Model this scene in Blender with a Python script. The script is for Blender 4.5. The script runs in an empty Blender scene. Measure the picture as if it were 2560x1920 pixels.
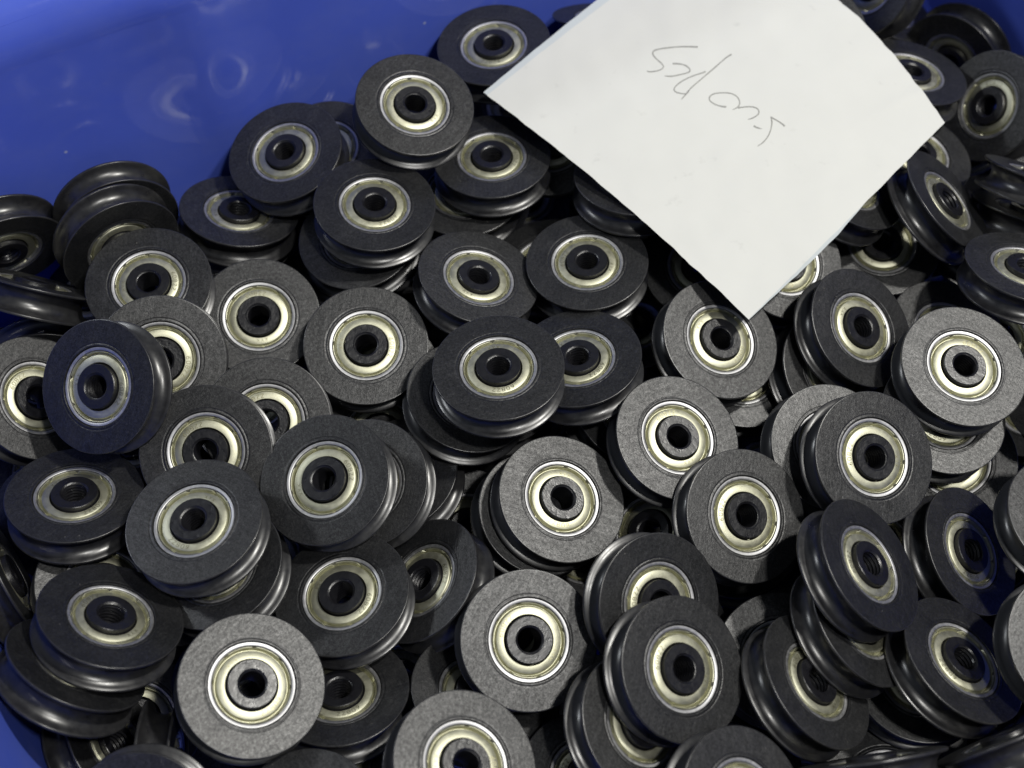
import bpy, bmesh, math, random
from mathutils import Vector, Matrix, noise

scene = bpy.context.scene
MM = 0.001
PI = math.pi

# ------------------------------------------------------------------ camera
F_PX, W_PX, H_PX = 3400.0, 2560.0, 1920.0
CAM_POS = Vector((0.0, -190.490, 338.882)) * MM
G = math.radians(90.0 - 60.65906)            # angle between the view axis and straight down
XV = Vector((1, 0, 0)); FWD = Vector((0, math.sin(G), -math.cos(G))); DOWN = Vector((0, -math.cos(G), -math.sin(G)))

cam_d = bpy.data.cameras.new("camera")
cam = bpy.data.objects.new("camera", cam_d)
scene.collection.objects.link(cam)
scene.camera = cam
cam.matrix_world = Matrix.Translation(CAM_POS) @ Matrix((XV, -DOWN, -FWD)).transposed().to_4x4()
cam_d.sensor_fit = 'HORIZONTAL'; cam_d.sensor_width = 36.0
cam_d.lens = 36.0 * F_PX / W_PX
cam_d.clip_start = 0.01; cam_d.clip_end = 20.0
cam_d.dof.use_dof = True; cam_d.dof.focus_distance = 0.380; cam_d.dof.aperture_fstop = 11.5

# ------------------------------------------------------------------ world and lamps
world = bpy.data.worlds.new("World"); scene.world = world
world.use_nodes = True
bg = world.node_tree.nodes['Background']
bg.inputs['Color'].default_value = (0.78, 0.86, 1.0, 1); bg.inputs['Strength'].default_value = 0.14

def lamp(name, direction, dist, size, power, color, target=(0, 0, 0)):
    d = bpy.data.lights.new(name, 'AREA'); d.shape = 'DISK'; d.size = size; d.energy = power; d.color = color
    o = bpy.data.objects.new(name, d); scene.collection.objects.link(o)
    v = Vector(direction).normalized(); o.location = v * dist + Vector(target)
    o.rotation_euler = v.to_track_quat('Z', 'Y').to_euler()
    return o
lamp("ceiling_lamp", (0.47, 0.11, 0.875), 1.10, 0.07, 8.9, (1.0, 0.975, 0.91))
lamp("ceiling_lamp", (0.28, -0.27, 0.92), 1.15, 0.08, 5.4, (1.0, 0.98, 0.93))

lamp("ceiling_lamp", (-0.76, 0.34, 0.55), 1.6, 0.16, 4.5, (0.93, 0.97, 1.0))

scene.view_settings.view_transform = 'Standard'; scene.view_settings.look = 'None'
scene.view_settings.exposure = 0.0; scene.view_settings.gamma = 1.0
scene.cycles.use_denoising = True
scene.cycles.max_bounces = 8
scene.cycles.sample_clamp_indirect = 1.5
scene.cycles.caustics_reflective = False; scene.cycles.caustics_refractive = False

# ------------------------------------------------------------------ materials
def mat(name):
    m = bpy.data.materials.new(name); m.use_nodes = True
    nt = m.node_tree; b = nt.nodes['Principled BSDF']
    return m, nt, b
def N(nt, t, **kw):
    n = nt.nodes.new(t)
    for k, v in kw.items():
        if k.startswith('i_'): n.inputs[k[2:].replace('_', ' ')].default_value = v
        else: setattr(n, k, v)
    return n
def coords(nt, scale=(1, 1, 1)):
    """object coordinates, shifted for every object so that no two look alike"""
    tc = N(nt, 'ShaderNodeTexCoord'); oi = N(nt, 'ShaderNodeObjectInfo')
    mul = N(nt, 'ShaderNodeMath', operation='MULTIPLY'); mul.inputs[1].default_value = 7.3
    nt.links.new(oi.outputs['Random'], mul.inputs[0])
    mp = N(nt, 'ShaderNodeMapping'); mp.inputs['Scale'].default_value = scale
    add = N(nt, 'ShaderNodeVectorMath', operation='ADD')
    nt.links.new(tc.outputs['Object'], add.inputs[0]); nt.links.new(mul.outputs[0], add.inputs[1])
    nt.links.new(add.outputs[0], mp.inputs['Vector'])
    return mp.outputs[0], oi.outputs['Random']
def noise_tex(nt, vec, scale, detail=4.0, rough=0.6):
    n = N(nt, 'ShaderNodeTexNoise'); n.inputs['Scale'].default_value = scale
    n.inputs['Detail'].default_value = detail; n.inputs['Roughness'].default_value = rough
    nt.links.new(vec, n.inputs['Vector']); return n.outputs['Fac']
def ramp(nt, fac, stops):
    r = N(nt, 'ShaderNodeValToRGB'); e = r.color_ramp.elements
    while len(e) < len(stops): e.new(0.5)
    for k, (p, c) in enumerate(stops):
        e[k].position = p; e[k].color = c if len(c) == 4 else (*c, 1)
    nt.links.new(fac, r.inputs['Fac']); return r.outputs['Color']
def mr(nt, val, a, b, c=0.0, d=1.0):
    n = N(nt, 'ShaderNodeMapRange'); n.inputs['From Min'].default_value = c; n.inputs['From Max'].default_value = d
    n.inputs['To Min'].default_value = a; n.inputs['To Max'].default_value = b
    nt.links.new(val, n.inputs['Value']); return n.outputs[0]
def mixc(nt, fac, a, b, mode='MIX'):
    n = N(nt, 'ShaderNodeMix', data_type='RGBA', blend_type=mode)
    if isinstance(fac, (int, float)): n.inputs[0].default_value = fac
    else: nt.links.new(fac, n.inputs[0])
    for s, v in ((6, a), (7, b)):
        if isinstance(v, tuple): n.inputs[s].default_value = (*v, 1)
        else: nt.links.new(v, n.inputs[s])
    return n.outputs[2]
def bump(nt, b, h, strength, dist):
    n = N(nt, 'ShaderNodeBump'); n.inputs['Strength'].default_value = strength; n.inputs['Distance'].default_value = dist
    nt.links.new(h, n.inputs['Height']); nt.links.new(n.outputs[0], b.inputs['Normal']); return n

def make_face_plastic():
    m, nt, b = mat("black_plastic_face")
    v, rnd = coords(nt)
    big = noise_tex(nt, v, 160, 4, 0.62)
    fine = noise_tex(nt, v, 3300, 3, 0.7)
    v2, _ = coords(nt, (0.22, 1.0, 1.0))
    streak = noise_tex(nt, v2, 1500, 3, 0.65)
    col = ramp(nt, big, [(0.30, (0.0060, 0.0062, 0.0072)), (0.55, (0.0085, 0.0088, 0.0098)), (0.75, (0.013, 0.013, 0.014))])
    sp = N(nt, 'ShaderNodeTexVoronoi'); sp.inputs['Scale'].default_value = 420; nt.links.new(v, sp.inputs['Vector'])
    spk = ramp(nt, sp.outputs['Distance'], [(0.0, (1, 1, 1)), (0.085, (0, 0, 0))])
    spm = mixc(nt, 1.0, spk, ramp(nt, noise_tex(nt, v, 90, 2), [(0.52, (0, 0, 0)), (0.62, (1, 1, 1))]), 'MULTIPLY')
    col2 = mixc(nt, spm, col, (0.24, 0.23, 0.21))
    fib = ramp(nt, noise_tex(nt, v, 1500, 5, 0.75), [(0.52, (0, 0, 0)), (0.70, (0.8, 0.8, 0.8))])
    patch = ramp(nt, noise_tex(nt, v, 230, 3, 0.6), [(0.35, (0.25, 0.25, 0.25)), (0.65, (1, 1, 1))])
    col2 = mixc(nt, mixc(nt, 1.0, fib, patch, 'MULTIPLY'), col2, (0.040, 0.040, 0.041))
    sk = ramp(nt, streak, [(0.60, (0, 0, 0)), (0.78, (0.55, 0.55, 0.55))])
    col3 = mixc(nt, sk, col2, (0.036, 0.036, 0.035))
    nt.links.new(col3, b.inputs['Base Color'])
    r = N(nt, 'ShaderNodeMath', operation='ADD'); nt.links.new(mr(nt, big, 0.385, 0.435, 0.3, 0.7), r.inputs[0])
    nt.links.new(mr(nt, rnd, -0.04, 0.05), r.inputs[1]); nt.links.new(r.outputs[0], b.inputs['Roughness'])
    gr = noise_tex(nt, v, 2600, 4, 0.8); gr2 = noise_tex(nt, v, 1100, 4, 0.75)
    mg = N(nt, 'ShaderNodeMath', operation='MULTIPLY')
    nt.links.new(mr(nt, gr, 0.30, 1.65, 0.30, 0.72), mg.inputs[0]); nt.links.new(mr(nt, gr2, 0.45, 1.25, 0.3, 0.7), mg.inputs[1])
    rub = ramp(nt, noise_tex(nt, coords(nt, (0.16, 1.6, 1.0))[0], 700, 4, 0.7), [(0.45, (0.92, 0.92, 0.92)), (0.72, (1.28, 1.28, 1.28))])
    mg2 = N(nt, 'ShaderNodeMath', operation='MULTIPLY'); nt.links.new(mg.outputs[0], mg2.inputs[0]); nt.links.new(rub, mg2.inputs[1])
    mg3 = N(nt, 'ShaderNodeMath', operation='MULTIPLY'); nt.links.new(mg2.outputs[0], mg3.inputs[0]); nt.links.new(mr(nt, rnd, 0.72, 1.02), mg3.inputs[1])
    nt.links.new(mg3.outputs[0], b.inputs['Specular IOR Level'])
    hm = mixc(nt, 0.4, fine, streak)
    bump(nt, b, hm, 0.7, 0.00014)
    return m
def make_groove_plastic():
    m, nt, b = mat("black_plastic_groove")
    v, rnd = coords(nt)
    n = noise_tex(nt, v, 420, 4, 0.6)
    col = ramp(nt, n, [(0.35, (0.014, 0.014, 0.016)), (0.7, (0.026, 0.026, 0.027))])
    nt.links.new(col, b.inputs['Base Color'])
    nt.links.new(mr(nt, n, 0.27, 0.36, 0.3, 0.7), b.inputs['Roughness'])
    b.inputs['Specular IOR Level'].default_value = 0.72
    v2, _ = coords(nt, (1, 1, 6))
    bump(nt, b, noise_tex(nt, v2, 500, 3, 0.6), 0.10, 0.00008)
    return m
def make_hub_plastic():
    m, nt, b = mat("black_plastic_hub")
    v, rnd = coords(nt)
    n = noise_tex(nt, v, 620, 3, 0.6); f = noise_tex(nt, v, 2100, 3, 0.6)
    b.inputs['Base Color'].default_value = (0.007, 0.007, 0.009, 1)
    nt.links.new(mr(nt, n, 0.26, 0.40, 0.3, 0.7), b.inputs['Roughness'])
    b.inputs['Specular IOR Level'].default_value = 0.6
    h = mixc(nt, 0.35, n, f)
    bump(nt, b, h, 0.55, 0.0003)
    return m
def make_steel():
    m, nt, b = mat("bearing_steel")
    v, rnd = coords(nt)
    n = noise_tex(nt, v, 900, 3, 0.6)
    nt.links.new(ramp(nt, n, [(0.3, (0.43, 0.43, 0.44)), (0.7, (0.53, 0.53, 0.54))]), b.inputs['Base Color'])
    b.inputs['Metallic'].default_value = 1.0
    nt.links.new(mr(nt, n, 0.46, 0.56, 0.3, 0.7), b.inputs['Roughness'])
    bump(nt, b, noise_tex(nt, v, 2500, 2, 0.6), 0.25, 0.00005)
    return m
def make_zinc():
    m, nt, b = mat("zinc_shield")
    v, rnd = coords(nt)
    n = noise_tex(nt, v, 500, 4, 0.65); f = noise_tex(nt, v, 3200, 3, 0.7)
    c = ramp(nt, n, [(0.3, (0.49, 0.485, 0.365)), (0.7, (0.60, 0.595, 0.465))])
    c2 = mixc(nt, mr(nt, f, 0.0, 0.5, 0.62, 0.75), c, (0.36, 0.34, 0.22))
    nt.links.new(c2, b.inputs['Base Color'])
    b.inputs['Metallic'].default_value = 1.0
    nt.links.new(mr(nt, n, 0.46, 0.56, 0.3, 0.7), b.inputs['Roughness'])
    bump(nt, b, f, 0.45, 0.00007)
    return m
def make_engraving():
    m, nt, b = mat("stamped_dark_metal")
    v, rnd = coords(nt)
    nt.links.new(ramp(nt, noise_tex(nt, v, 1800, 2), [(0.3, (0.20, 0.19, 0.11)), (0.7, (0.42, 0.40, 0.26))]), b.inputs['Base Color'])
    b.inputs['Metallic'].default_value = 1.0; b.inputs['Roughness'].default_value = 0.5
    return m
def make_blue():
    m, nt, b = mat("blue_bin_plastic")
    tc = N(nt, 'ShaderNodeTexCoord'); v = tc.outputs['Object']
    n = noise_tex(nt, v, 22, 4, 0.6); f = noise_tex(nt, v, 260, 4, 0.65)
    c = ramp(nt, n, [(0.3, (0.070, 0.115, 0.56)), (0.7, (0.080, 0.130, 0.61))])
    sp = N(nt, 'ShaderNodeTexVoronoi'); sp.inputs['Scale'].default_value = 60; nt.links.new(v, sp.inputs['Vector'])
    spk = ramp(nt, sp.outputs['Distance'], [(0.0, (1, 1, 1)), (0.045, (0, 0, 0))])
    c2 = mixc(nt, spk, c, (0.42, 0.45, 0.62))
    mp = N(nt, 'ShaderNodeMapping'); mp.inputs['Rotation'].default_value = (0, 0, 0.5); mp.inputs['Scale'].default_value = (1.0, 1.0, 1.6)
    nt.links.new(v, mp.inputs['Vector'])
    dust = ramp(nt, noise_tex(nt, mp.outputs[0], 45, 6, 0.72), [(0.44, (0, 0, 0)), (0.72, (0.16, 0.16, 0.16))])
    scr = ramp(nt, noise_tex(nt, mp.outputs[0], 210, 2, 0.5), [(0.70, (0, 0, 0)), (0.78, (0.10, 0.10, 0.10))])
    c2 = mixc(nt, dust, c2, (0.16, 0.20, 0.48)); c2 = mixc(nt, scr, c2, (0.20, 0.24, 0.52))
    nt.links.new(c2, b.inputs['Base Color'])
    nt.links.new(mr(nt, f, 0.07, 0.13, 0.3, 0.7), b.inputs['Roughness'])
    b.inputs['Specular IOR Level'].default_value = 0.6
    bump(nt, b, f, 0.05, 0.0003)
    return m
def make_paper(name, col):
    m, nt, b = mat(name)
    tc = N(nt, 'ShaderNodeTexCoord'); v = tc.outputs['Object']
    n = noise_tex(nt, v, 60, 4, 0.6); f = noise_tex(nt, v, 900, 3, 0.6)
    c = ramp(nt, n, [(0.3, tuple(x * 0.97 for x in col)), (0.7, col)])
    sm = ramp(nt, noise_tex(nt, v, 170, 3, 0.6), [(0.66, (0, 0, 0)), (0.76, (0.5, 0.5, 0.5))])
    nt.links.new(mixc(nt, sm, c, tuple(x * 0.80 for x in col)), b.inputs['Base Color'])
    b.inputs['Roughness'].default_value = 0.85; b.inputs['Specular IOR Level'].default_value = 0.2
    bump(nt, b, f, 0.12, 0.0001)
    return m
def make_ink():
    m, nt, b = mat("grey_pencil")
    tc = N(nt, 'ShaderNodeTexCoord')
    nt.links.new(ramp(nt, noise_tex(nt, tc.outputs['Object'], 3000, 2), [(0.35, (0.20, 0.20, 0.19)), (0.7, (0.34, 0.34, 0.32))]), b.inputs['Base Color'])
    b.inputs['Roughness'].default_value = 0.7
    return m
FACE, GROOVE, HUB, STEEL, ZINC, ENGR = make_face_plastic(), make_groove_plastic(), make_hub_plastic(), make_steel(), make_zinc(), make_engraving()
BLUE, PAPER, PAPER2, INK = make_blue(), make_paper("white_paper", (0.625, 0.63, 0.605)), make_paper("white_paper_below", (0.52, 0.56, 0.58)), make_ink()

# ------------------------------------------------------------------ mesh helpers
def new_mesh(name, verts, faces, mats, midx=None, smooth=True, sharp=None):
    me = bpy.data.meshes.new(name); me.from_pydata(verts, [], faces)
    for m in mats: me.materials.append(m)
    if midx: me.polygons.foreach_set('material_index', midx)
    me.polygons.foreach_set('use_smooth', [smooth] * len(me.polygons))
    me.update()
    if sharp: me.set_sharp_from_angle(angle=math.radians(sharp))
    return me
def lathe(name, prof, mats, seg=80, closed=True, sharp=32, warp=None):
    """prof: (r mm, z mm, material of the band that starts here)"""
    vs, fs, mi = [], [], []
    n = len(prof)
    for k in range(seg):
        a = 2 * PI * k / seg; c, s = math.cos(a), math.sin(a)
        for r, z, _ in prof:
            if warp: r, z = warp(r, z, a, k)
            vs.append((r * c * MM, r * s * MM, z * MM))
    for k in range(seg):
        k2 = (k + 1) % seg
        for j in range(n if closed else n - 1):
            j2 = (j + 1) % n
            fs.append((k * n + j, k2 * n + j, k2 * n + j2, k * n + j2)); mi.append(prof[j][2])
    me = new_mesh(name, vs, fs, mats, mi, True, sharp)
    return me
def obj(name, me, parent=None):
    o = bpy.data.objects.new(name, me); scene.collection.objects.link(o)
    if parent: o.parent = parent
    return o

# ------------------------------------------------------------------ pulley parts
def wheel_mesh():
    top = [(10.98, 3.0, 0), (10.98, 3.4, 0), (11.08, 3.45, 0), (11.1, 4.25, 0), (11.2, 4.38, 0), (11.3, 4.40, 0), (11.72, 4.40, 0), (11.8, 4.34, 0), (12.05, 4.34, 0), (12.15, 4.40, 0),
           (12.35, 4.40, 0), (18.1, 4.40, 0), (18.24, 4.40, 1), (18.38, 4.37, 1), (18.47, 4.28, 1), (18.5, 4.16, 1), (18.5, 3.85, 1), (18.46, 3.72, 1), (18.36, 3.62, 1)]
    arc = []
    for k in range(1, 12):
        a = PI * k / 12
        arc.append((18.34 - 3.45 * math.sin(a), 3.58 * math.cos(a), 1))
    bot = [(r, -z, 0 if r < 18.0 else 1) for r, z, _ in reversed(top)]
    prof = top + arc + bot
    prof = [(r, z, m) for r, z, m in prof]
    return lathe("pulley_wheel", prof, [FACE, GROOVE], 96, True, 40)
def ring_mesh():
    return lathe("bearing_ring", [(10.96, -3.4, 0), (10.96, 3.85, 0), (10.82, 4.05, 0), (10.2, 4.05, 0), (10.02, 3.92, 0), (9.98, 3.2, 0), (9.98, -3.2, 0),
                                  (10.02, -3.92, 0), (10.2, -4.05, 0), (10.82, -4.05, 0), (10.96, -3.85, 0)], [STEEL], 80, True, 40)
def shield_mesh():
    seg = 96
    def warp(r, z, a, k):
        if k % 12 in (0,) and 9.45 < r < 9.95: return r, z - 0.9
        return r, z
    return lathe("bearing_shield", [(9.99, 2.70, 0), (9.84, 2.75, 0), (9.80, 3.74, 0), (9.70, 3.86, 0), (9.58, 3.82, 0), (9.46, 3.55, 0), (9.18, 2.45, 0), (9.06, 2.45, 0), (8.74, 3.55, 0), (8.62, 3.66, 0),
                                    (6.75, 3.66, 0), (6.6, 3.5, 0), (6.6, 2.9, 0)], [ZINC], seg, False, 45, warp)
def hub_mesh():
    prof = [(3.85, -5.05, 0), (3.62, -4.8, 0)]
    z = -4.7
    while z < 4.4:
        prof += [(3.60, z, 0), (3.30, z + 0.55, 0)]; z += 1.1
    prof += [(3.62, 4.8, 0), (3.85, 5.05, 0), (6.05, 5.05, 0), (6.22, 4.88, 0), (6.25, 3.4, 0), (6.45, 3.0, 0), (6.45, -3.0, 0), (6.25, -3.4, 0), (6.22, -4.88, 0), (6.05, -5.05, 0)]
    return lathe("pulley_hub", prof, [HUB], 64, True, 40)

GLYPH = {'6': [[(.8, 1.0), (.35, .8), (.05, .4), (.1, .1), (.4, 0), (.75, .05), (.9, .25), (.8, .48), (.45, .55), (.12, .42)]],
         '0': [[(.3, 0), (.08, .2), (.08, .8), (.3, 1), (.7, 1), (.92, .8), (.92, .2), (.7, 0), (.3, 0)]],
         '8': [[(.3, .52), (.1, .65), (.1, .88), (.3, 1), (.7, 1), (.9, .88), (.9, .65), (.7, .52), (.3, .52), (.06, .36), (.06, .14), (.3, 0), (.7, 0), (.94, .14), (.94, .36), (.7, .52)]],
         'Z': [[(.05, 1), (.95, 1), (.05, 0), (.95, 0)]],
         'X': [[(.05, 0), (.95, 1)], [(.05, 1), (.95, 0)]],
         'Y': [[(.05, 1), (.5, .5), (.95, 1)], [(.5, .5), (.5, 0)]]}
def ribbon(vs, fs, pts, wdt):
    """flat ribbon along 2-D points; returns nothing, appends (x, y) verts"""
    n = len(pts)
    b = len(vs)
    for i in range(n):
        p0, p1 = pts[max(i - 1, 0)], pts[min(i + 1, n - 1)]
        dx, dy = p1[0] - p0[0], p1[1] - p0[1]; l = math.hypot(dx, dy) or 1
        wd = wdt[i] if isinstance(wdt, list) else wdt
        ox, oy = -dy / l * wd / 2, dx / l * wd / 2
        vs.append((pts[i][0] + ox, pts[i][1] + oy)); vs.append((pts[i][0] - ox, pts[i][1] - oy))
    for i in range(n - 1): fs.append((b + 2 * i, b + 2 * i + 1, b + 2 * i + 3, b + 2 * i + 2))
def stamp_mesh():
    vs, fs = [], []
    def word(txt, mid, h=1.12, wd=0.92, adv=1.34, line=0.17):
        total = (len(txt) - 1) * adv + wd
        for i, ch in enumerate(txt):
            for st in GLYPH[ch]:
                pts = []
                for k in range(len(st) - 1):
                    for q in range(3):
                        f = q / 3; pts.append((st[k][0] * (1 - f) + st[k + 1][0] * f, st[k][1] * (1 - f) + st[k + 1][1] * f))
                pts.append(st[-1])
                b = len(vs); loc = []
                ribbon(loc, fs2 := [], [(-total / 2 + i * adv + x * wd, y * h) for x, y in pts], line)
                for x, y in loc:
                    a = mid - x / 7.6; r = 7.05 + y
                    vs.append((r * math.cos(a) * MM, r * math.sin(a) * MM, 3.685 * MM))
                fs.extend([tuple(b + t for t in f) for f in fs2])
    word("608ZZ", PI / 2); word("XYX", -PI / 2, 0.9, 0.8, 1.25, 0.13)
    me = new_mesh("stamped_number", vs, [tuple(reversed(f)) for f in fs], [ENGR], None, False)
    return me
ME_WHEEL, ME_RING, ME_SHIELD, ME_HUB, ME_STAMP = wheel_mesh(), ring_mesh(), shield_mesh(), hub_mesh(), stamp_mesh()

FLIP = Matrix.Rotation(PI, 4, 'X')
def make_pulley():
    t = bpy.data.objects.new("grooved_pulley", None); scene.collection.objects.link(t)
    t.empty_display_size = 0.01
    obj("wheel", ME_WHEEL, t)
    ring = obj("bearing_ring", ME_RING, t)
    s = obj("bearing_shield", ME_SHIELD, ring)
    s2 = obj("bearing_shield", ME_SHIELD, ring); s2.matrix_local = FLIP
    n1 = obj("stamped_number", ME_STAMP, t)
    obj("hub", ME_HUB, t)
    return t
def copy_tree(o, parent=None):
    c = o.copy(); scene.collection.objects.link(c); c.parent = parent
    for ch in o.children: copy_tree(ch, c)
    return c
GROUP = "black grooved pulleys heaped in the blue bin"
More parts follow.
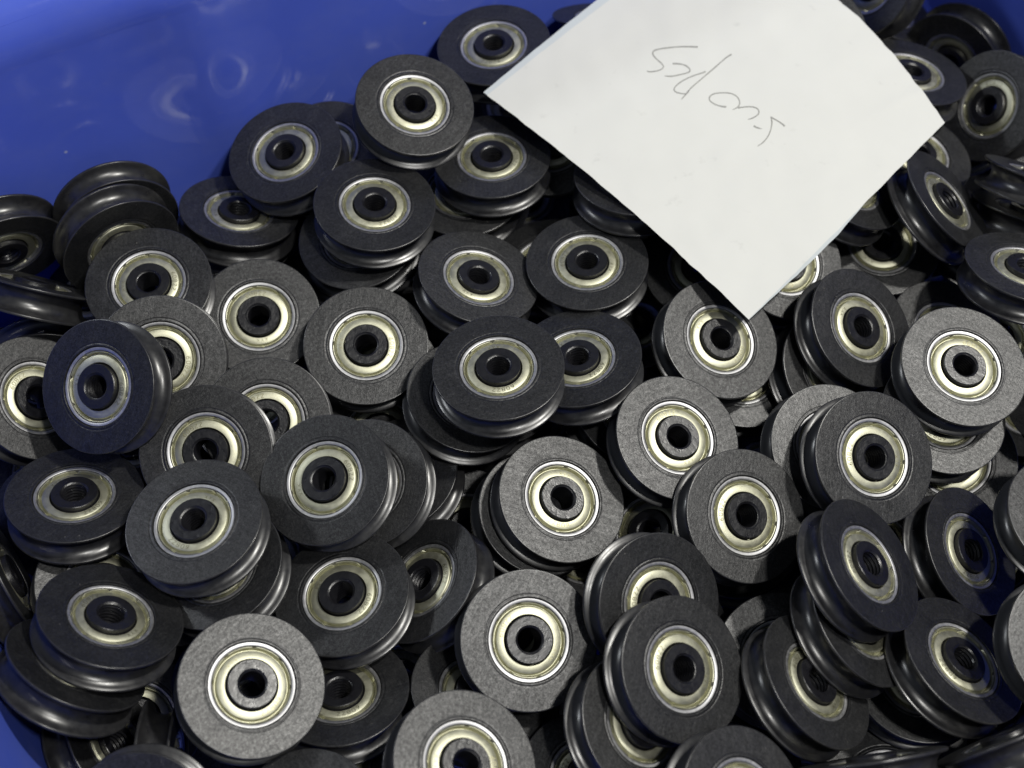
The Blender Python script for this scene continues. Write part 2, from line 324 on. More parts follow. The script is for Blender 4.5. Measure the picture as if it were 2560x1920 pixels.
# centre (mm), axis of the visible face, angle of the stamped number about the axis, label
PULLEYS = [
 ((-70.35, 82.12, -1.01), (-0.1886, -0.0852, 0.9784), 0.54, "black pulley leaning on the blue wall and covering the edge of a lower, flatter one"),
 ((-59.76, 90.58, -9.98), (-0.1119, -0.0866, 0.9899), 1.49, "dark pulley wedged behind three others beside the blue wall, its bearing fully hidden"),
 ((-86.89, 66.27, -12.30), (0.1941, 0.3035, 0.9329), 5.03, "low flat-lying pulley at the foot of the blue wall, partly under a leaning pulley"),
 ((-121.25, 52.40, -3.25), (0.5474, -0.8330, 0.0801), 3.66, "front one of the two pulleys standing on edge together against the blue wall"),
 ((-123.47, 63.61, -5.25), (0.4345, -0.8988, 0.0581), 0.59, "rear one of the two pulleys standing on edge together against the blue wall"),
 ((-156.20, 51.41, -3.19), (0.4684, -0.8717, -0.1442), 2.72, "pulley standing on edge alone at the left photo border below the blue wall"),
 ((-5.60, 121.36, 4.27), (-0.0818, 0.0584, 0.9949), 3.01, "topmost pulley on the blue wall, touching the upper left edge of the paper"),
 ((-30.79, 91.46, 10.61), (0.1887, -0.1111, 0.9757), 1.00, "bright-ringed pulley left of the pointed left corner of the paper, over two neighbours"),
 ((-6.28, 80.31, -1.97), (-0.0152, 0.1262, 0.9919), 4.61, "pulley just below the left corner of the paper, its upper right half in shadow"),
 ((-42.01, 59.06, 1.84), (0.0892, 0.0737, 0.9933), -2.50, "pulley stacked on another, down right of the one leaning on the blue wall"),
 ((37.55, 70.21, -0.53), (0.0120, 0.2523, 0.9676), 0.71, "shadowed pulley showing only its lower half under the lower left paper edge"),
 ((32.05, 139.12, -2.17), (-0.0079, 0.5423, 0.8402), 2.46, "pulley seen almost edge-on at the top photo border, behind the upper paper edge"),
 ((-15.86, 74.43, -12.19), (0.0364, 0.0777, 0.9963), 3.25, "buried pulley below the half-shadowed one at the paper corner, only a crescent showing"),
 ((11.79, 52.27, -19.79), (-0.2137, 0.1436, 0.9663), 2.70, "buried pulley showing a small ring piece between two large ones below the paper"),
 ((59.94, 51.34, -17.89), (-0.0833, -0.1704, 0.9818), 3.69, "shaded pulley with a tan bearing half covered by the lowest edge of the paper"),
 ((132.30, 120.10, -7.88), (0.1549, 0.2356, 0.9594), 4.63, "bluish black pulley half under the right edge of the paper, its bearing oval and whole"),
 ((162.87, 115.30, -15.08), (-0.7827, -0.2884, 0.5516), 6.01, "brownish pulley at the right photo border with its tan bearing facing left"),
 ((133.75, 96.93, -20.17), (0.2114, 0.0778, 0.9743), 1.78, "bluish pulley under the right tip of the paper, only its right half visible"),
 ((132.70, 65.42, -4.21), (0.6125, 0.1170, 0.7817), 4.07, "steeply tilted pulley with dull grey bearing right of the paper, groove facing left"),
 ((164.91, 72.40, -3.20), (0.2841, 0.6055, 0.7434), 4.37, "upper of the two pulleys seen edge-on at the right photo border"),
 ((165.07, 69.56, -17.72), (0.2306, 0.5961, 0.7691), 1.84, "lower of the two pulleys seen edge-on at the right photo border"),
 ((151.36, 34.08, 3.08), (0.1001, 0.3685, 0.9242), 0.01, "tilted pulley cut by the right photo border, just below the two edge-on ones"),
 ((125.21, 157.47, -0.29), (-0.8015, -0.2753, 0.5309), 6.11, "brownish pulley at the top border right of the paper, lower half of bearing visible"),
 ((97.87, 130.62, 2.30), (-0.0486, -0.1376, 0.9893), 1.87, "pulley mostly under the upper right paper edge, showing a crescent of its face"),
 ((157.14, 145.30, -22.69), (-0.6824, -0.7276, 0.0709), 1.97, "pulley standing on edge in the upper right with a bright groove facing the blue wall"),
 ((118.44, 62.35, -21.74), (-0.0555, -0.1413, 0.9884), 5.60, "deep dark pulley below the right side of the paper, only a brass-coloured arc lit"),
 ((104.01, 71.48, -3.44), (0.4170, 0.0967, 0.9037), 3.67, "grey-faced pulley peeking out below the lower right edge of the paper"),
 ((83.02, 46.90, -8.75), (0.2853, -0.2702, 0.9196), 2.96, "pulley right of the lowest paper corner, its bearing half covered by the paper"),
 ((-107.57, 32.84, -0.73), (0.0558, -0.1071, 0.9927), 4.86, "pulley in front of the standing pair, its bearing overlapped by a pale grey one"),
 ((-77.04, 30.00, -13.79), (0.1004, -0.2386, 0.9659), 0.19, "pulley with a broad round bearing, third from left in the row below the blue wall"),
 ((-100.49, 7.12, 1.56), (0.1563, -0.5208, 0.8392), -1.84, "pale grey pulley half hidden by the bluish tilted one at the left"),
 ((-111.74, -7.26, 11.20), (-0.3576, -0.4300, 0.8290), 4.44, "bluish black pulley tilted left, its groove showing on the right, near the left border"),
 ((-139.46, -1.39, -7.90), (0.6551, -0.1103, 0.7475), 1.03, "pale-faced pulley cut by the left photo border, beside the bluish tilted one"),
 ((-142.29, 17.45, -23.09), (0.2155, -0.9312, 0.2940), 2.35, "pulley behind the pale-faced one at the left border, only its lit groove showing above it"),
 ((-120.54, -35.31, -5.43), (0.1003, 0.3570, 0.9287), -2.18, "dark oval pulley below the bluish tilted one at the left border"),
 ((-84.81, -20.53, -2.18), (0.0126, -0.4308, 0.9024), 0.57, "grey pulley whose bearing bottom is covered by the dark one in front of it"),
 ((-70.22, -8.21, -8.08), (0.0612, -0.4241, 0.9036), 0.53, "grey pulley showing only its upper half between four others in the left centre"),
 ((-50.34, -30.73, -1.11), (-0.2104, -0.1735, 0.9621), -1.24, "dark pulley facing the viewer in the left centre, its groove lit on the right"),
 ((-83.33, -46.51, 4.81), (-0.1165, 0.0753, 0.9903), -3.62, "dark pulley tilted to the upper left, over a lower one with a bright ring sliver"),
 ((-142.89, 30.29, -0.51), (0.2699, 0.7921, 0.5474), 4.15, "pulley lying edge-on at the left border with two bright spots in its groove"),
 ((-10.99, 36.74, -4.78), (0.2462, 0.1473, 0.9580), 5.85, "pulley with a raised hub below the paper, its groove lit on the lower left"),
 ((22.96, 43.02, -5.74), (-0.0580, 0.0819, 0.9949), 1.30, "pulley in the centre whose bearing is crossed by a shadow of the one above"),
 ((-3.68, -1.12, 6.62), (-0.0308, 0.1320, 0.9908), -2.95, "large dark pulley in the middle of the pile, stacked on another dark one"),
 ((19.50, 7.34, -2.89), (-0.1412, 0.1854, 0.9725), 3.96, "dark pulley partly under the right side of the large central one"),
 ((-13.20, -0.07, -11.38), (0.2197, 0.0272, 0.9752), 1.87, "lower dark pulley under the large central one, its bearing hidden"),
 ((12.65, -32.87, -9.55), (0.3131, -0.0935, 0.9451), -3.28, "grey pulley with a shiny hub right below the centre of the pile"),
 ((45.50, -15.59, -5.92), (0.2793, -0.1290, 0.9515), 0.45, "grey pulley with a glossy raised hub below the paper, groove lit on its left"),
 ((-43.43, 17.66, -10.39), (0.0642, -0.2102, 0.9755), 4.66, "dark pulley left of the large central one, its groove lit on the right"),
 ((-40.30, -26.63, -11.65), (-0.2463, -0.2310, 0.9413), 4.54, "pulley right behind the dark left-centre one, showing a narrow bearing crescent"),
 ((-32.73, -19.61, -23.03), (-0.2358, 0.0451, 0.9708), 1.37, "third, lowest pulley of the fan spread right of the dark left-centre one"),
 ((6.94, -33.03, -18.64), (0.3133, -0.0942, 0.9450), 5.21, "pulley stacked under the grey one with the shiny hub, only its rims showing"),
 ((60.09, 17.72, -7.22), (0.3141, -0.1684, 0.9343), -2.14, "pale grey pulley under the lowest paper corner, the corner touching its bearing"),
 ((101.25, 21.08, -5.94), (0.4489, -0.1576, 0.8796), 4.13, "pulley tilted to the right with a bright groove, right of the lowest paper corner"),
 ((128.47, 4.55, -0.63), (0.1033, -0.1287, 0.9863), -0.52, "large pale grey pulley near the right border with a dark matte hub"),
 ((133.15, 27.73, -21.08), (0.1537, -0.0319, 0.9876), 4.29, "pulley behind the large pale one at the right, showing the top of its ring"),
 ((98.18, -23.83, -0.24), (0.3145, -0.3008, 0.9003), 1.48, "grey pulley with a deep offset hub in the right centre, over a paler one"),
 ((90.05, -15.89, -10.46), (0.2064, -0.2383, 0.9490), 5.15, "palest speckled grey pulley, mostly covered by the one with the offset hub"),
 ((124.77, -4.41, -13.18), (0.1187, -0.1091, 0.9869), 2.69, "grey pulley below the large pale one at the right, only its lower crescent visible"),
 ((131.72, -11.29, -28.56), (-0.1627, -0.2535, 0.9536), 4.76, "pulley at the right with only a bright brass-toned quarter of its bearing visible"),
 ((68.59, 15.07, -21.90), (0.1448, -0.1007, 0.9843), 5.52, "deep pulley below the one at the paper corner, lit in a small patch"),
 ((94.77, 12.76, -17.28), (0.4111, -0.1752, 0.8946), 0.64, "deep pulley left of the right-tilted one, its groove and a bearing sliver showing"),
 ((62.47, -38.71, -6.37), (0.3640, -0.2593, 0.8946), 1.39, "dark pulley facing the viewer right of centre, its round bearing marked 608"),
 ((150.26, -42.78, -1.95), (0.1617, 0.0101, 0.9868), 5.34, "pale grey pulley cut by the right photo border, halfway down"),
 ((161.17, -3.74, -1.07), (-0.5823, 0.0976, 0.8071), 2.47, "pale grey pulley behind the large one at the right photo border"),
 ((90.87, -57.99, 3.52), (0.6052, 0.0809, 0.7920), -4.52, "bluish pulley tilted right over two others in the lower right, the topmost of three"),
 ((126.16, -44.41, -19.05), (0.5549, -0.0622, 0.8296), 3.01, "bluish oval pulley in the lower right between the grey border one and the stacked three"),
 ((116.22, -79.96, -9.69), (0.4191, 0.2183, 0.8813), -4.09, "largest bluish pulley in the lower right corner area, its groove lit on the left"),
 ((76.18, -86.19, -7.29), (0.5827, 0.1747, 0.7937), 0.92, "lowest of the three stacked tilted pulleys in the lower right, its bearing half covered"),
 ((90.55, -69.45, -8.32), (0.5681, 0.1311, 0.8125), 4.39, "middle one of the three stacked tilted pulleys in the lower right, bearing almost hidden"),
 ((73.68, -73.81, -24.69), (0.0521, -0.1410, 0.9886), 1.83, "dim pulley behind the stacked three in the lower right, its face in shade"),
 ((111.09, -78.39, -26.80), (-0.0159, 0.0061, 0.9999), 5.47, "black pulley under the largest bluish one, showing a golden arc of its bearing"),
 ((53.72, -118.13, 1.64), (0.4895, -0.0845, 0.8679), 1.73, "pulley cut by the bottom photo border right of centre, top of its bearing visible"),
 ((89.21, -110.76, 0.62), (-0.1556, 0.9550, 0.2525), 3.53, "edge-on pulley at the bottom border whose rim ends in a notched groove profile"),
 ((122.88, -105.96, 3.93), (-0.3732, 0.9080, 0.1904), 2.51, "edge-on pulley in the lower right corner with a long lit groove"),
 ((142.05, -79.01, 4.16), (0.1210, -0.1507, 0.9811), 3.85, "pale grey pulley cut by the right photo border, low down"),
 ((3.58, -73.20, -8.55), (0.2222, -0.2748, 0.9355), 1.06, "pale grey pulley facing straight up in the lower centre, stamped 608ZZ at its upper left"),
 ((36.81, -64.87, -2.50), (0.4482, -0.3575, 0.8194), 1.38, "grey pulley whose lower bearing is covered by the dark one below it"),
 ((40.96, -84.95, 2.72), (0.4800, -0.1529, 0.8638), 1.23, "dark pulley with groove lit on its left, right of the lower centre pale one"),
 ((30.86, -96.99, -5.99), (0.5179, 0.0033, 0.8554), 1.13, "pulley beneath the dark lower centre right one, bearing partly covered"),
 ((-12.77, -109.79, 3.58), (0.3864, 0.0258, 0.9220), 4.69, "pale grey pulley cut by the bottom photo border left of centre"),
 ((-45.17, -60.77, -11.29), (-0.1395, 0.0984, 0.9853), -2.03, "dark pulley with lit right groove, left of the lower centre pale one"),
 ((-22.41, -54.61, -17.15), (-0.5562, 0.1124, 0.8234), 4.72, "dark oval pulley leaning left between the lit-groove one and the pale one"),
 ((-45.57, -86.46, -17.84), (-0.0086, 0.3943, 0.9190), 3.56, "pulley whose rough hub and bearing bottom show below the lit-groove dark one"),
 ((-9.94, -84.95, -22.63), (0.2522, 0.2364, 0.9384), 5.78, "deep pulley left of the lower centre pale one, showing half a bearing"),
 ((19.73, -107.60, -22.01), (0.1726, 0.1171, 0.9780), 1.29, "dark pulley in a shaded gap at the bottom, brownish bearing just visible"),
 ((-50.38, -121.60, -7.00), (-0.1121, 0.0483, 0.9925), 5.34, "small black top of a pulley at the bottom border beside the 608 pale one"),
 ((-103.76, -73.72, 4.19), (0.3589, 0.4557, 0.8146), 1.06, "dark oval pulley in the lower left, stacked on another, its hub offset upward"),
 ((-112.55, -85.72, 0.52), (0.4961, 0.6243, 0.6034), 6.06, "lower pulley of the stack in the lower left corner, beside the blue sliver"),
 ((-66.46, -88.94, 0.76), (0.3092, -0.0303, 0.9505), -2.33, "palest pulley in the lower left, facing the viewer and stamped 608ZZ"),
 ((-78.66, -54.36, -6.47), (-0.1758, 0.0372, 0.9837), 3.92, "pulley under the dark upper-left-tilted one, showing a silver ring crescent"),
 ((-113.47, -55.83, -17.13), (0.4087, 0.0026, 0.9127), 3.81, "grey pulley behind the lower left stack, only a lit strip visible at the border"),
 ((-140.11, -55.71, -11.88), (0.8714, 0.4875, 0.0557), 6.10, "edge-on pulley at the left photo border above the lower left stack"),
 ((-89.08, -122.11, -0.04), (-0.0036, -0.4726, 0.8812), 4.94, "bluish pulley cut by the bottom border near the lower left corner"),
 ((-91.03, -105.60, -17.96), (0.9962, 0.0289, -0.0827), 4.96, "deep edge-on pulley in the dark gap left of the palest stamped one"),
 ((-47.49, 55.98, -10.37), (-0.0869, -0.0745, 0.9934), 0.34, "buried pulley under the stacked one in the upper left, showing only a black crescent"),
]
# pulleys deeper in the heap, seen only in the gaps
BURIED = [
 ((44.6, -69.6, -23.7), (0.623, -0.262, 0.737), "buried black pulley in the gap between the lit-left-groove dark pulley and the covered-bearing grey pulley"),
 ((147.5, -42.0, -38.3), (-0.608, -0.063, 0.791), "buried black pulley in the gap between the lower-right bluish oval and the halfway right-border pulley"),
 ((-86.6, -51.5, -25.6), (-0.583, 0.023, 0.812), "buried black pulley in the gap between the silver-crescent pulley and the up-left-tilted dark pulley"),
 ((22.4, 27.7, -30.9), (0.203, -0.048, 0.978), "buried black pulley in the gap between the central pulley's right neighbour and the shadow-crossed pulley"),
 ((-29.0, 105.1, -21.8), (-0.215, 0.339, 0.916), "buried black pulley in the gap between the bright-ringed pulley and the crescent below half-shadowed pulley"),
 ((-78.7, 5.3, -25.3), (0.020, 0.176, 0.984), "buried black pulley in the gap between the half-seen grey pulley and the grey cut-bearing pulley"),
 ((-98.2, 63.3, -24.5), (-0.122, 0.262, 0.957), "buried black pulley in the gap between the flat wall-foot pulley and the broad-bearing pulley"),
 ((103.4, -39.7, -24.5), (0.238, 0.307, 0.922), "buried black pulley in the gap between the topmost tilted pulley and the middle tilted pulley"),
 ((13.7, 97.5, -10.5), (-0.167, -0.518, 0.839), "buried black pulley in the gap between the half-shadowed pulley and the shadowed pulley under paper"),
 ((13.7, 61.8, -33.9), (0.105, 0.082, 0.991), "buried black pulley in the gap between the ring sliver below paper and the shadow-crossed pulley"),
 ((37.2, 78.8, -18.8), (-0.455, 0.076, 0.887), "buried black pulley in the gap between the shadowed pulley under paper and the shadow-crossed pulley"),
 ((0.5, -61.7, -34.9), (-0.190, -0.191, 0.963), "buried black pulley in the gap between the half-bearing deep pulley and the left-leaning dark oval"),
 ((-76.1, -74.5, -30.3), (-0.336, 0.305, 0.891), "buried black pulley in the gap between the palest stamped pulley and the silver-crescent pulley"),
 ((33.9, 0.1, -21.9), (0.370, 0.068, 0.927), "buried black pulley in the gap between the glossy-hub grey pulley and the shiny-hub grey pulley"),
 ((180.2, 88.1, -35.1), (-0.203, -0.349, 0.915), "buried black pulley in the gap between the upper edge-on pulley and the lower edge-on pulley"),
 ((58.7, -100.5, -29.1), (0.211, 0.432, 0.877), "buried black pulley in the gap between the bottom-cut right pulley and the pulley under lit-left-groove"),
 ((-51.7, 58.9, -28.4), (-0.012, 0.475, 0.880), "buried black pulley in the gap between the crescent under upper-left stack and the broad-bearing pulley"),
 ((153.9, 32.7, -31.9), (-0.549, -0.278, 0.788), "buried black pulley in the gap between the ring-top right pulley and the border-cut tilted pulley"),
 ((-135.6, -26.6, -35.3), (-0.227, -0.647, 0.728), "buried black pulley in the gap between the dark left oval and the lit-strip border pulley"),
 ((-47.0, -104.6, -22.4), (-0.098, 0.348, 0.932), "buried black pulley in the gap between the small bottom black top and the rough-hub pulley"),
 ((111.6, 57.7, -33.1), (-0.003, -0.047, 0.999), "buried black pulley in the gap between the brass-arc deep pulley and the bright-groove right-tilted pulley"),
 ((152.8, 68.0, -29.6), (0.252, 0.237, 0.938), "buried black pulley in the gap between the lower edge-on pulley and the steep right pulley"),
 ((-6.5, 8.4, -22.9), (0.219, 0.026, 0.975), "buried black pulley in the gap between the large central pulley and the raised-hub pulley"),
 ((82.4, 55.7, -24.4), (-0.195, -0.180, 0.964), "buried black pulley in the gap between the paper-covered right bearing and the tan-bearing pulley"),
 ((-134.1, 48.5, -31.0), (-0.252, 0.012, 0.968), "buried black pulley in the gap between the front standing pulley and the two-spot edge-on pulley"),
 ((41.4, -35.6, -25.6), (-0.456, -0.121, 0.882), "buried black pulley in the gap between the covered-bearing grey pulley and the 608-marked dark pulley"),
 ((-61.2, 88.6, -22.3), (-0.126, 0.130, 0.983), "buried black pulley in the gap between the wedged wall pulley and the upper-left stacked pulley"),
 ((-33.0, -73.8, -45.0), (0.308, -0.144, 0.941), "buried black pulley in the gap between the rough-hub pulley and the half-bearing deep pulley"),
 ((-14.0, -29.5, -37.8), (0.313, -0.237, 0.920), "buried black pulley in the gap between the left-leaning dark oval and the lowest fan pulley"),
 ((23.9, -87.5, -36.5), (-0.037, 0.109, 0.993), "buried black pulley in the gap between the pulley under lit-left-groove and the shaded-gap pulley"),
 ((78.5, -12.5, -34.6), (0.331, 0.354, 0.875), "buried black pulley in the gap between the 608-marked dark pulley and the speckled palest pulley"),
 ((142.7, -107.5, -20.3), (0.298, 0.127, 0.946), "buried black pulley in the gap between the corner edge-on pulley and the low right-border pulley"),
 ((-41.4, 23.3, -36.5), (0.244, -0.275, 0.930), "buried black pulley in the gap between the dark left-central pulley and the lowest fan pulley"),
 ((-37.0, 65.1, -43.9), (-0.020, 0.496, 0.868), "buried black pulley in the gap between the crescent under upper-left stack and the raised-hub pulley"),
 ((159.2, -79.1, -36.7), (-0.035, 0.138, 0.990), "buried black pulley in the gap between the low right-border pulley and the corner edge-on pulley"),
 ((-114.5, -1.9, -40.3), (-0.200, 0.309, 0.930), "buried black pulley in the gap between the grey cut-bearing pulley and the bluish left-tilted pulley"),
 ((23.9, -87.5, -36.5), (-0.037, 0.109, 0.993), "buried black pulley in the gap between the pulley under lit-left-groove and the lit-left-groove dark pulley"),
 ((-87.6, 73.7, -36.6), (-0.181, 0.068, 0.981), "buried black pulley in the gap between the broad-bearing pulley and the pulley leaning on wall"),
 ((167.8, -23.1, -34.5), (0.452, 0.613, 0.648), "buried black pulley in the gap between the halfway right-border pulley and the lower-right bluish oval"),
 ((-48.8, -38.4, -52.7), (-0.013, -0.244, 0.970), "buried black pulley in the gap between the lit-right-groove dark pulley and the left-leaning dark oval"),
 ((101.1, -107.3, -34.6), (-0.035, 0.135, 0.990), "buried black pulley in the gap between the notched edge-on pulley and the golden-arc pulley"),
 ((6.0, 2.9, -38.5), (-0.052, 0.450, 0.892), "buried black pulley in the gap between the large central pulley and the shiny-hub grey pulley"),
 ((84.1, -64.8, -40.2), (-0.142, 0.119, 0.983), "buried black pulley in the gap between the dim shaded pulley and the lowest tilted pulley"),
 ((23.4, -36.1, -45.0), (-0.138, 0.228, 0.964), "buried black pulley in the gap between the shiny-hub grey pulley and the covered-bearing grey pulley"),
 ((68.6, -31.1, -45.1), (-0.208, 0.023, 0.978), "buried black pulley in the gap between the 608-marked dark pulley and the covered-bearing grey pulley"),
 ((97.3, 53.4, -49.0), (0.087, 0.003, 0.996), "buried black pulley in the gap between the bright-groove right-tilted pulley and the paper-covered right bearing"),
 ((-161.5, 25.9, -46.5), (0.426, -0.248, 0.870), "buried black pulley in the gap between the left-border pale pulley and the left-border lit groove"),
 ((-106.8, -83.5, -47.4), (0.189, -0.334, 0.923), "buried black pulley in the gap between the lower-left stack bottom and the lower-left dark oval"),
 ((-98.2, 42.2, -28.5), (-0.118, 0.318, 0.941), "buried black pulley in the gap between the broad-bearing pulley and the pulley before standing pair"),
 ((2.6, 121.9, -24.7), (-0.137, 0.017, 0.990), "buried black pulley in the gap between the half-shadowed pulley and the topmost wall pulley"),
 ((-68.9, 45.4, -42.8), (-0.264, 0.050, 0.963), "buried black pulley in the gap between the broad-bearing pulley and the dark left-central pulley"),
 ((-41.0, 2.2, -34.6), (0.186, -0.582, 0.791), "buried black pulley in the gap between the lowest fan pulley and the second fan pulley"),
 ((-133.0, 48.5, -42.5), (-0.435, 0.063, 0.898), "buried black pulley in the gap between the pale half-hidden pulley and the bluish left-tilted pulley"),
 ((-16.4, 28.1, -44.5), (-0.403, -0.314, 0.860), "buried black pulley in the gap between the lower central dark pulley and the raised-hub pulley"),
 ((138.3, -108.7, -34.4), (0.049, -0.119, 0.992), "buried black pulley in the gap between the corner edge-on pulley and the largest bluish pulley"),
 ((-21.1, -14.1, -52.1), (-0.057, 0.368, 0.928), "buried black pulley in the gap between the lowest fan pulley and the left-leaning dark oval"),
 ((164.1, 117.4, -43.9), (-0.429, 0.001, 0.903), "buried black pulley in the gap between the left-facing border pulley and the right paper-tip pulley"),
 ((77.9, 73.5, -33.4), (-0.161, -0.087, 0.983), "buried black pulley in the gap between the paper-covered right bearing and the paper-corner pale pulley"),
 ((145.3, -74.1, -48.4), (0.003, 0.232, 0.973), "buried black pulley in the gap between the largest bluish pulley and the corner edge-on pulley"),
 ((6.4, -59.9, -54.8), (-0.334, 0.180, 0.925), "buried black pulley in the gap between the half-bearing deep pulley and the covered-bearing grey pulley"),
 ((137.9, -27.4, -56.9), (0.068, -0.006, 0.998), "buried black pulley in the gap between the lower-right bluish oval and the brass-quarter pulley"),
 ((-13.8, 59.4, -54.1), (0.104, 0.348, 0.932), "buried black pulley in the gap between the raised-hub pulley and the large central pulley"),
 ((-50.2, 57.4, -56.9), (-0.130, 0.208, 0.969), "buried black pulley in the gap between the dark left-central pulley and the broad-bearing pulley"),
 ((170.2, 19.3, -51.3), (-0.461, -0.014, 0.887), "buried black pulley in the gap between the pale border background pulley and the brass-quarter pulley"),
 ((-115.1, -68.0, -53.4), (0.051, -0.298, 0.953), "buried black pulley in the gap between the lower-left dark oval and the lower-left stack bottom"),
 ((-122.6, 39.5, -46.9), (-0.440, 0.061, 0.896), "buried black pulley in the gap between the pale half-hidden pulley and the left-border lit groove"),
 ((99.7, -33.5, -46.6), (-0.412, -0.172, 0.895), "buried black pulley in the gap between the topmost tilted pulley and the offset-hub pulley"),
 ((35.4, -32.8, -54.2), (-0.124, 0.186, 0.975), "buried black pulley in the gap between the covered-bearing grey pulley and the shiny-hub grey pulley"),
 ((59.5, 20.5, -49.6), (0.233, -0.205, 0.951), "buried black pulley in the gap between the glossy-hub grey pulley and the lit-patch deep pulley"),
 ((110.7, -84.1, -47.7), (0.074, 0.005, 0.997), "buried black pulley in the gap between the golden-arc pulley and the notched edge-on pulley"),
 ((-26.6, -67.2, -58.9), (0.245, 0.090, 0.965), "buried black pulley in the gap between the half-bearing deep pulley and the rough-hub pulley"),
 ((-76.5, 78.4, -52.6), (0.292, -0.172, 0.941), "buried black pulley in the gap between the flat wall-foot pulley and the upper-left stacked pulley"),
 ((176.7, -14.4, -55.7), (-0.149, -0.059, 0.987), "buried black pulley in the gap between the halfway right-border pulley and the brass-quarter pulley"),
 ((-70.6, -79.0, -51.2), (-0.268, 0.210, 0.940), "buried black pulley in the gap between the palest stamped pulley and the rough-hub pulley"),
 ((44.8, -64.7, -57.7), (0.183, 0.292, 0.939), "buried black pulley in the gap between the lit-left-groove dark pulley and the pulley under lit-left-groove"),
 ((152.4, -37.9, -67.9), (0.000, 0.095, 0.995), "buried black pulley in the gap between the lower-right bluish oval and the largest bluish pulley"),
 ((-152.1, 3.0, -65.6), (-0.000, 0.219, 0.976), "buried black pulley in the gap between the dark left oval and the left-border pale pulley"),
 ((-97.6, -68.9, -67.9), (0.036, 0.035, 0.999), "buried black pulley in the gap between the palest stamped pulley and the lower-left dark oval"),
 ((80.5, -55.6, -63.2), (-0.408, -0.162, 0.898), "buried black pulley in the gap between the dim shaded pulley and the middle tilted pulley"),
 ((171.8, 22.4, -67.8), (-0.015, 0.071, 0.997), "buried black pulley in the gap between the brass-quarter pulley and the large pale right pulley"),
 ((130.9, -89.3, -61.0), (-0.365, 0.451, 0.814), "buried black pulley in the gap between the corner edge-on pulley and the golden-arc pulley"),
 ((-94.0, -105.5, -65.7), (0.138, -0.262, 0.955), "buried black pulley in the gap between the bottom-cut bluish pulley and the palest stamped pulley"),
 ((4.5, 98.0, -45.8), (-0.072, -0.022, 0.997), "buried black pulley in the gap between the half-shadowed pulley and the crescent below half-shadowed pulley"),
 ((136.8, 79.5, -44.3), (0.043, 0.136, 0.990), "buried black pulley in the gap between the brass-arc deep pulley and the steep right pulley"),
 ((-68.6, -38.1, -44.5), (-0.592, -0.156, 0.791), "buried black pulley in the gap between the silver-crescent pulley and the lit-right-groove dark pulley"),
 ((83.8, -102.3, -64.8), (0.238, -0.048, 0.970), "buried black pulley in the gap between the bottom-cut right pulley and the notched edge-on pulley"),
 ((-13.0, 87.0, -30.6), (0.241, 0.025, 0.970), "buried black pulley in the gap between the crescent below half-shadowed pulley and the half-shadowed pulley"),
 ((124.7, 134.1, -22.8), (0.071, 0.022, 0.997), "buried black pulley in the gap between the bluish paper-edge pulley and the upper paper-edge crescent"),
 ((134.2, 167.6, -26.2), (0.338, 0.172, 0.925), "buried black pulley in the gap between the brownish top pulley and the bluish paper-edge pulley"),
 ((-94.8, -2.0, -53.0), (0.190, 0.013, 0.982), "buried black pulley in the gap between the grey cut-bearing pulley and the up-left-tilted dark pulley"),
 ((-108.7, -97.7, -26.8), (0.807, 0.350, 0.476), "buried black pulley in the gap between the bottom-cut bluish pulley and the lower-left stack bottom"),
 ((40.5, 43.8, -41.9), (-0.209, 0.074, 0.975), "buried black pulley in the gap between the central pulley's right neighbour and the tan-bearing pulley"),
]
proto = make_pulley()
def place(o, c, n, spin, label):
    z = Vector(n).normalized(); x = Vector((1, 0, 0)); x = (x - z * x.dot(z)).normalized(); y = z.cross(x)
    m = Matrix((x, y, z)).transposed().to_4x4() @ Matrix.Rotation(spin, 4, 'Z')
    m.translation = Vector(c) * MM
    o.matrix_world = m
    o['label'] = label; o['category'] = 'pulley'; o['group'] = GROUP
first = True
for c, n, spin, label in PULLEYS:
    o = proto if first else copy_tree(proto)
    first = False
    place(o, c, n, spin, label)
rng = random.Random(11)
for c, n, label in BURIED:
    o = copy_tree(proto)
    place(o, c, n, rng.uniform(0, 6.28), label); o['group'] = "pulleys buried beneath the top layer of the heap"

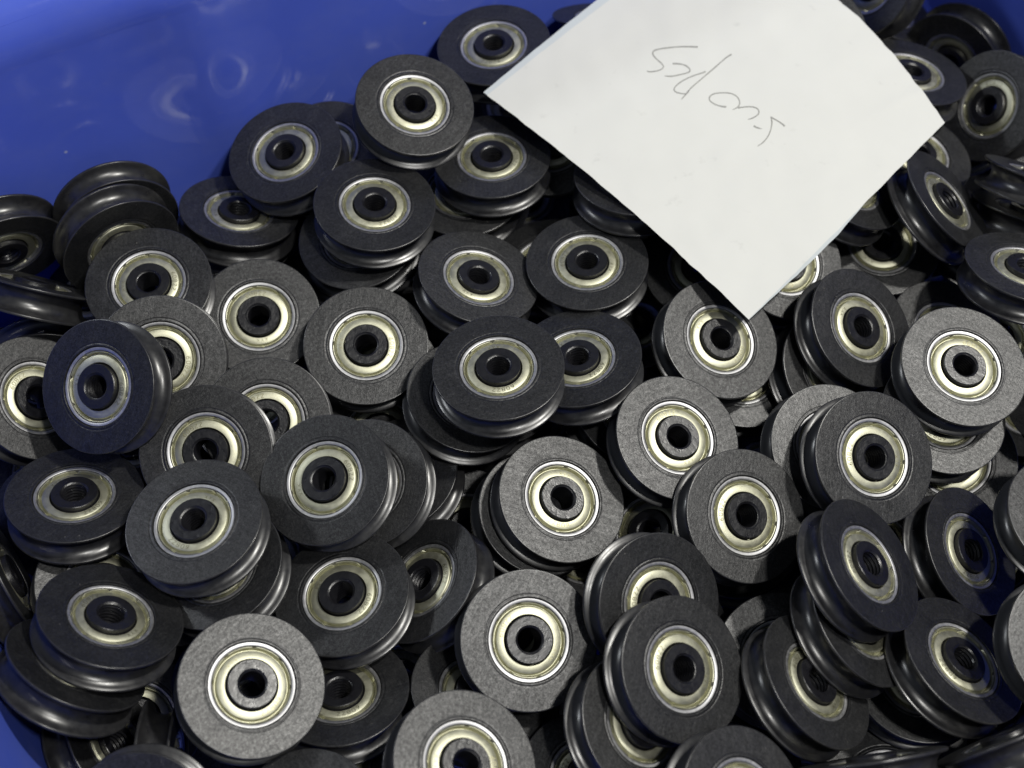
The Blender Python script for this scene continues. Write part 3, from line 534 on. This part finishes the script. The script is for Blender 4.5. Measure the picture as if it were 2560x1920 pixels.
# ------------------------------------------------------------------ the blue bin
def build_bin():
    ax = Vector((0.880, 0.474)).normalized(); bx = Vector((-ax.y, ax.x))     # along the long wall, and outwards through it
    A0, A1, B0, B1 = -156.0, 222.0, -182.3, 127.7
    ZF, H, DR = -76.0, 65.0, 0.07
    def outline(off, rad):
        a0, a1, b0, b1 = A0 - off, A1 + off, B0 - off, B1 + off
        pts = []
        cs = [(a1 - rad, b1 - rad, 0), (a0 + rad, b1 - rad, 90), (a0 + rad, b0 + rad, 180), (a1 - rad, b0 + rad, 270)]
        for i, (ca, cb, s) in enumerate(cs):
            arcp = [(ca + rad * math.cos(math.radians(s + 90 * k / 10)), cb + rad * math.sin(math.radians(s + 90 * k / 10))) for k in range(11)]
            pts += arcp
            nx = cs[(i + 1) % 4]; e = (nx[0] + rad * math.cos(math.radians(nx[2])), nx[1] + rad * math.sin(math.radians(nx[2])))
            for k in range(1, 48):
                f = k / 48; pts.append((arcp[-1][0] * (1 - f) + e[0] * f, arcp[-1][1] * (1 - f) + e[1] * f))
        return pts
    def wave(a, b, z, inner):
        if not inner: return 0.0
        w = noise.noise(Vector((a * 0.011, b * 0.011, z * 0.02))) * 0.5
        if b > 80: w -= 2.0 * math.exp(-((a + 32 + 0.12 * z) / 11.0) ** 2)
        return w
    def loop_to(pts, z, inner=True):
        out = []
        for a, b in pts:
            w = wave(a, b, z, inner)
            if b > 0 and b > B1 - 5: b += w
            p = ax * a + bx * b
            out.append((p.x * MM, p.y * MM, z * MM))
        return out
    def strip(loops, name, parent, closed_bottom=False):
        vs, fs = [], []
        n = len(loops[0])
        for l in loops: vs += l
        for i in range(len(loops) - 1):
            for k in range(n):
                k2 = (k + 1) % n
                fs.append((i * n + k, i * n + k2, (i + 1) * n + k2, (i + 1) * n + k))
        if closed_bottom: fs.append(tuple((len(loops) - 1) * n + q for q in range(n)))
        return obj(name, new_mesh("bin_" + name, vs, fs, [BLUE], None, True, 50), parent)
    t = bpy.data.objects.new("plastic_bin", None); scene.collection.objects.link(t)
    t.location = (0, 0, ZF * MM)
    t['label'] = "large blue plastic bin holding the whole heap of pulleys"; t['category'] = "bin"
    inner = []
    for k in range(15):
        z = ZF + (H - 16 - ZF) * k / 14
        inner.append(loop_to(outline(DR * z, 16.0), z))
    w = strip(inner, "wall", t)
    rim = [loop_to(outline(DR * (H - 16), 16.0), H - 16)]
    for k in range(1, 13):
        a = PI / 2 * k / 12
        rim.append(loop_to(outline(DR * (H - 16) + 9.0 * (1 - math.cos(a)), 16.0 + 9 * (1 - math.cos(a))), H - 16 + 16.0 * math.sin(a), True))
    for off, z in ((19.0, H), (20.4, H - 0.5), (21.0, H - 2.0), (21.0, H - 16), (18.5, H - 16), (18.5, H - 3)):
        rim.append(loop_to(outline(DR * (H - 16) + off, 16.0 + off), z, False))
    strip(rim, "rim", t)
    outer = [loop_to(outline(DR * (H - 16) + 18.5, 34.0), H - 3, False), loop_to(outline(DR * (H - 6) + 3.0, 19.0), H - 3.2, False), loop_to(outline(DR * ZF + 3.0, 19.0), ZF - 3.0, False)]
    strip(outer, "outer_wall", t, True)
    fl = loop_to(outline(DR * ZF, 16.0), ZF)
    obj("floor_panel", new_mesh("bin_floor_panel", fl, [tuple(range(len(fl)))], [BLUE], None, False), t)
    for c in t.children: c.matrix_parent_inverse = Matrix.Translation((0, 0, -ZF * MM))
    return t
build_bin()

# ------------------------------------------------------------------ the paper note
def ray(px, py):
    return (XV * ((px - 1280) / F_PX) + DOWN * ((py - 960) / F_PX) + FWD)
def at_height(px, py, z):
    d = ray(px, py); t = (z * MM - CAM_POS.z) / d.z
    return CAM_POS + d * t
K = 2560.0 / 2212.0
PC = {'L': (1052 * K, 206 * K, 10.5), 'B': (1617 * K, 690 * K, 5.5), 'R': (2041 * K, 265 * K, 9.0), 'T': (1530 * K, -150 * K, 30.0)}
def edge_pts(a, b, bow, n=60, seed=0, jag=0.0):
    out = []
    for i in range(n + 1):
        f = i / n
        x = a[0] * (1 - f) + b[0] * f; y = a[1] * (1 - f) + b[1] * f
        dx, dy = b[0] - a[0], b[1] - a[1]; l = math.hypot(dx, dy)
        w = bow(f) + jag * noise.noise(Vector((f * 23, seed, 0.3))) * min(1, 8 * f, 8 * (1 - f)) + 0.6 * jag * noise.noise(Vector((f * 90, seed, 4.3))) * min(1, 20 * f, 20 * (1 - f))
        out.append((x + dy / l * w, y - dx / l * w))
    return out
# outline seen in the photo: left corner, lowest corner, right corner, and the corner above the frame
E_LB = edge_pts(PC['L'], PC['B'], lambda f: 16 * math.sin(PI * f) , 60, 1.0, 2.6)
E_RB = edge_pts(PC['R'], PC['B'], lambda f: 0.0, 60, 2.0, 1.5)
E_TR = edge_pts(PC['T'], PC['R'], lambda f: 70 * math.sin(PI * f) ** 1.0, 60, 3.0, 4.0)
E_TL = edge_pts(PC['T'], PC['L'], lambda f: -8 * math.sin(PI * f), 60, 4.0, 1.0)
def lerp(p, f):
    x = f * (len(p) - 1); i = min(int(x), len(p) - 2); f2 = x - i
    return (p[i][0] * (1 - f2) + p[i + 1][0] * f2, p[i][1] * (1 - f2) + p[i + 1][1] * f2)
def coons(u, v):
    """u: from the left edge T-L side to the right side; v: from the top (T..R) edge down to L..B"""
    c0 = lerp(E_TR, u); c1 = lerp(E_LB, u); d0 = lerp(E_TL, v); d1 = lerp(E_RB, v)
    bl = [(1 - u) * (1 - v) * PC['T'][k] + u * (1 - v) * PC['R'][k] + (1 - u) * v * PC['L'][k] + u * v * PC['B'][k] for k in (0, 1)]
    return tuple((1 - v) * c0[k] + v * c1[k] + (1 - u) * d0[k] + u * d1[k] - bl[k] for k in (0, 1))
# height of the sheet above the zero level: plane through L, B, R plus a gentle curl
def plane_coef():
    (x1, y1, z1), (x2, y2, z2), (x3, y3, z3) = PC['L'], PC['B'], PC['R']
    d = (x2 - x1) * (y3 - y1) - (x3 - x1) * (y2 - y1)
    a = ((z2 - z1) * (y3 - y1) - (z3 - z1) * (y2 - y1)) / d; b = ((x2 - x1) * (z3 - z1) - (x3 - x1) * (z2 - z1)) / d
    return a, b, z1 - a * x1 - b * y1
PA, PB, PCO = plane_coef()
def sheet_height(x, y):
    z = PA * x + PB * y + PCO
    mx, my = 1790.0, 330.0
    q = ((x - mx) * 0.80 + (y - my) * 0.60) / 520.0
    z += 1.2 * (1 - q * q)
    z += 0.45 * noise.noise(Vector((x * 0.006, y * 0.006, 2.0))) + 0.22 * noise.noise(Vector((x * 0.017, y * 0.017, 5.0)))
    e = ((x - 2255) * 0.45 + (y - 250) * 0.89)            # a soft crease across the right corner
    if x > 2130: z += 0.5 * math.exp(-(e / 14.0) ** 2) * min(1.0, (x - 2130) / 120.0)
    return z
def sheet_mesh(name, lift, grow, mt, nu=64, nv=64, thick=0.11):
    vs, fs = [], []
    cx, cy = 1780.0, 340.0
    for s in (0, 1):
        for j in range(nv + 1):
            for i in range(nu + 1):
                u, v = i / nu, j / nv
                x, y = coons(u, v)
                gx, gy = grow(u, v)
                x += gx; y += gy
                p = at_height(x, y, sheet_height(x, y) + lift - s * thick)
                vs.append(p)
    n1 = (nu + 1) * (nv + 1)
    for j in range(nv):
        for i in range(nu):
            a = j * (nu + 1) + i
            fs.append((a, a + nu + 1, a + nu + 2, a + 1)); fs.append((n1 + a, n1 + a + 1, n1 + a + nu + 2, n1 + a + nu + 1))
    bd = [i for i in range(nu + 1)] + [j * (nu + 1) + nu for j in range(1, nv + 1)] + [nv * (nu + 1) + i for i in range(nu - 1, -1, -1)] + [j * (nu + 1) for j in range(nv - 1, 0, -1)]
    for k in range(len(bd)):
        a, b = bd[k], bd[(k + 1) % len(bd)]
        fs.append((a, b, n1 + b, n1 + a))
    me = new_mesh(name, vs, fs, [mt], None, True, 50)
    return me
note = obj("paper_note", sheet_mesh("paper_note", 0.0, lambda u, v: (0, 0), PAPER))
note['label'] = "white paper sheet lying on the heap with a pencilled count written upside down"; note['category'] = "paper note"
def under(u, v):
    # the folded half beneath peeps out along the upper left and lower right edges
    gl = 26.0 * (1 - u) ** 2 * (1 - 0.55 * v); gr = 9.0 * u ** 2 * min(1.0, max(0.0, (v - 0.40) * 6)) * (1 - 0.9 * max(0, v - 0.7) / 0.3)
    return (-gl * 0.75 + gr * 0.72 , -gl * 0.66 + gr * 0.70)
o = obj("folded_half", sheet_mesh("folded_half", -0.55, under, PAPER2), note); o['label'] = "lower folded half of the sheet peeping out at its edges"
STROKES = [
 [(815,165),(740,162),(650,161),(560,166),(500,172),(430,181),(380,190),(340,203),(320,217),(317,235),(328,262),(350,290),(380,316),(410,342),(430,365),(437,383),(425,405),(395,422),(350,433),(300,440),(270,438),(255,430)],
 [(540,350),(580,350),(620,353),(660,361),(690,375),(715,395),(730,415),(728,435),(710,448),(670,460),(600,476),(555,485),(520,489),(480,488),(450,483)],
 [(1188,248),(1160,263),(1130,283),(1070,335),(1000,397),(925,460),(850,525),(790,575),(740,620),(710,655),(675,700),(635,745)],
 [(900,435),(880,447),(850,457),(800,472),(750,490),(700,512),(650,538),(610,565),(580,590),(560,613),(553,635),(562,655),(585,668),(615,677),(650,682),(685,683),(710,668),(720,655)],
 [(1130,827),(1090,824),(1050,815),(1010,801),(980,784),(955,765),(943,748),(944,728),(955,706),(978,690),(1010,679),(1050,673),(1100,671),(1150,673),(1195,682),(1235,702),(1262,728),(1276,755),(1280,785),(1273,812),(1255,832),(1230,847),(1203,858)],
 [(1262,838),(1300,833),(1340,828),(1390,825),(1430,828),(1465,840),(1487,860),(1494,882),(1486,908),(1462,930),(1425,950),(1395,961),(1370,965)],
 [(1435,1038),(1460,1052),(1490,1063),(1525,1070)],
 [(1778,1042),(1755,1020),(1720,995),(1690,977),(1655,958),(1625,938),(1632,970),(1636,1000),(1632,1040),(1622,1085),(1605,1130),(1582,1170),(1552,1207),(1518,1237),(1478,1262)]]
def handwriting():
    vs, fs = [], []
    for st in STROKES:
        pts = [(1560 + x / 4.424, 80 + y / 4.424) for x, y in st]
        fine = []
        for i in range(len(pts) - 1):
            for q in range(4):
                f = q / 4; fine.append((pts[i][0] * (1 - f) + pts[i + 1][0] * f, pts[i][1] * (1 - f) + pts[i + 1][1] * f))
        fine.append(pts[-1])
        loc, f2 = [], []
        n = len(fine)
        wl = [3.5 * (0.72 + 0.5 * abs(noise.noise(Vector((i * 0.09, len(st), 1.0)))) + 0.55 * math.exp(-i / 3.0) - 0.35 * max(0.0, (i - n + 8) / 8.0)) for i in range(n)]
        ribbon(loc, f2, fine, wl)
        b = len(vs)
        for x, y in loc: vs.append(at_height(x, y, sheet_height(x, y) + 0.05))
        fs.extend([tuple(b + t for t in f) for f in f2])
    return new_mesh("handwriting", vs, fs, [INK], None, False)
o = obj("handwriting", handwriting(), note); o['label'] = "grey pencilled note reading 500 pcs upside down"
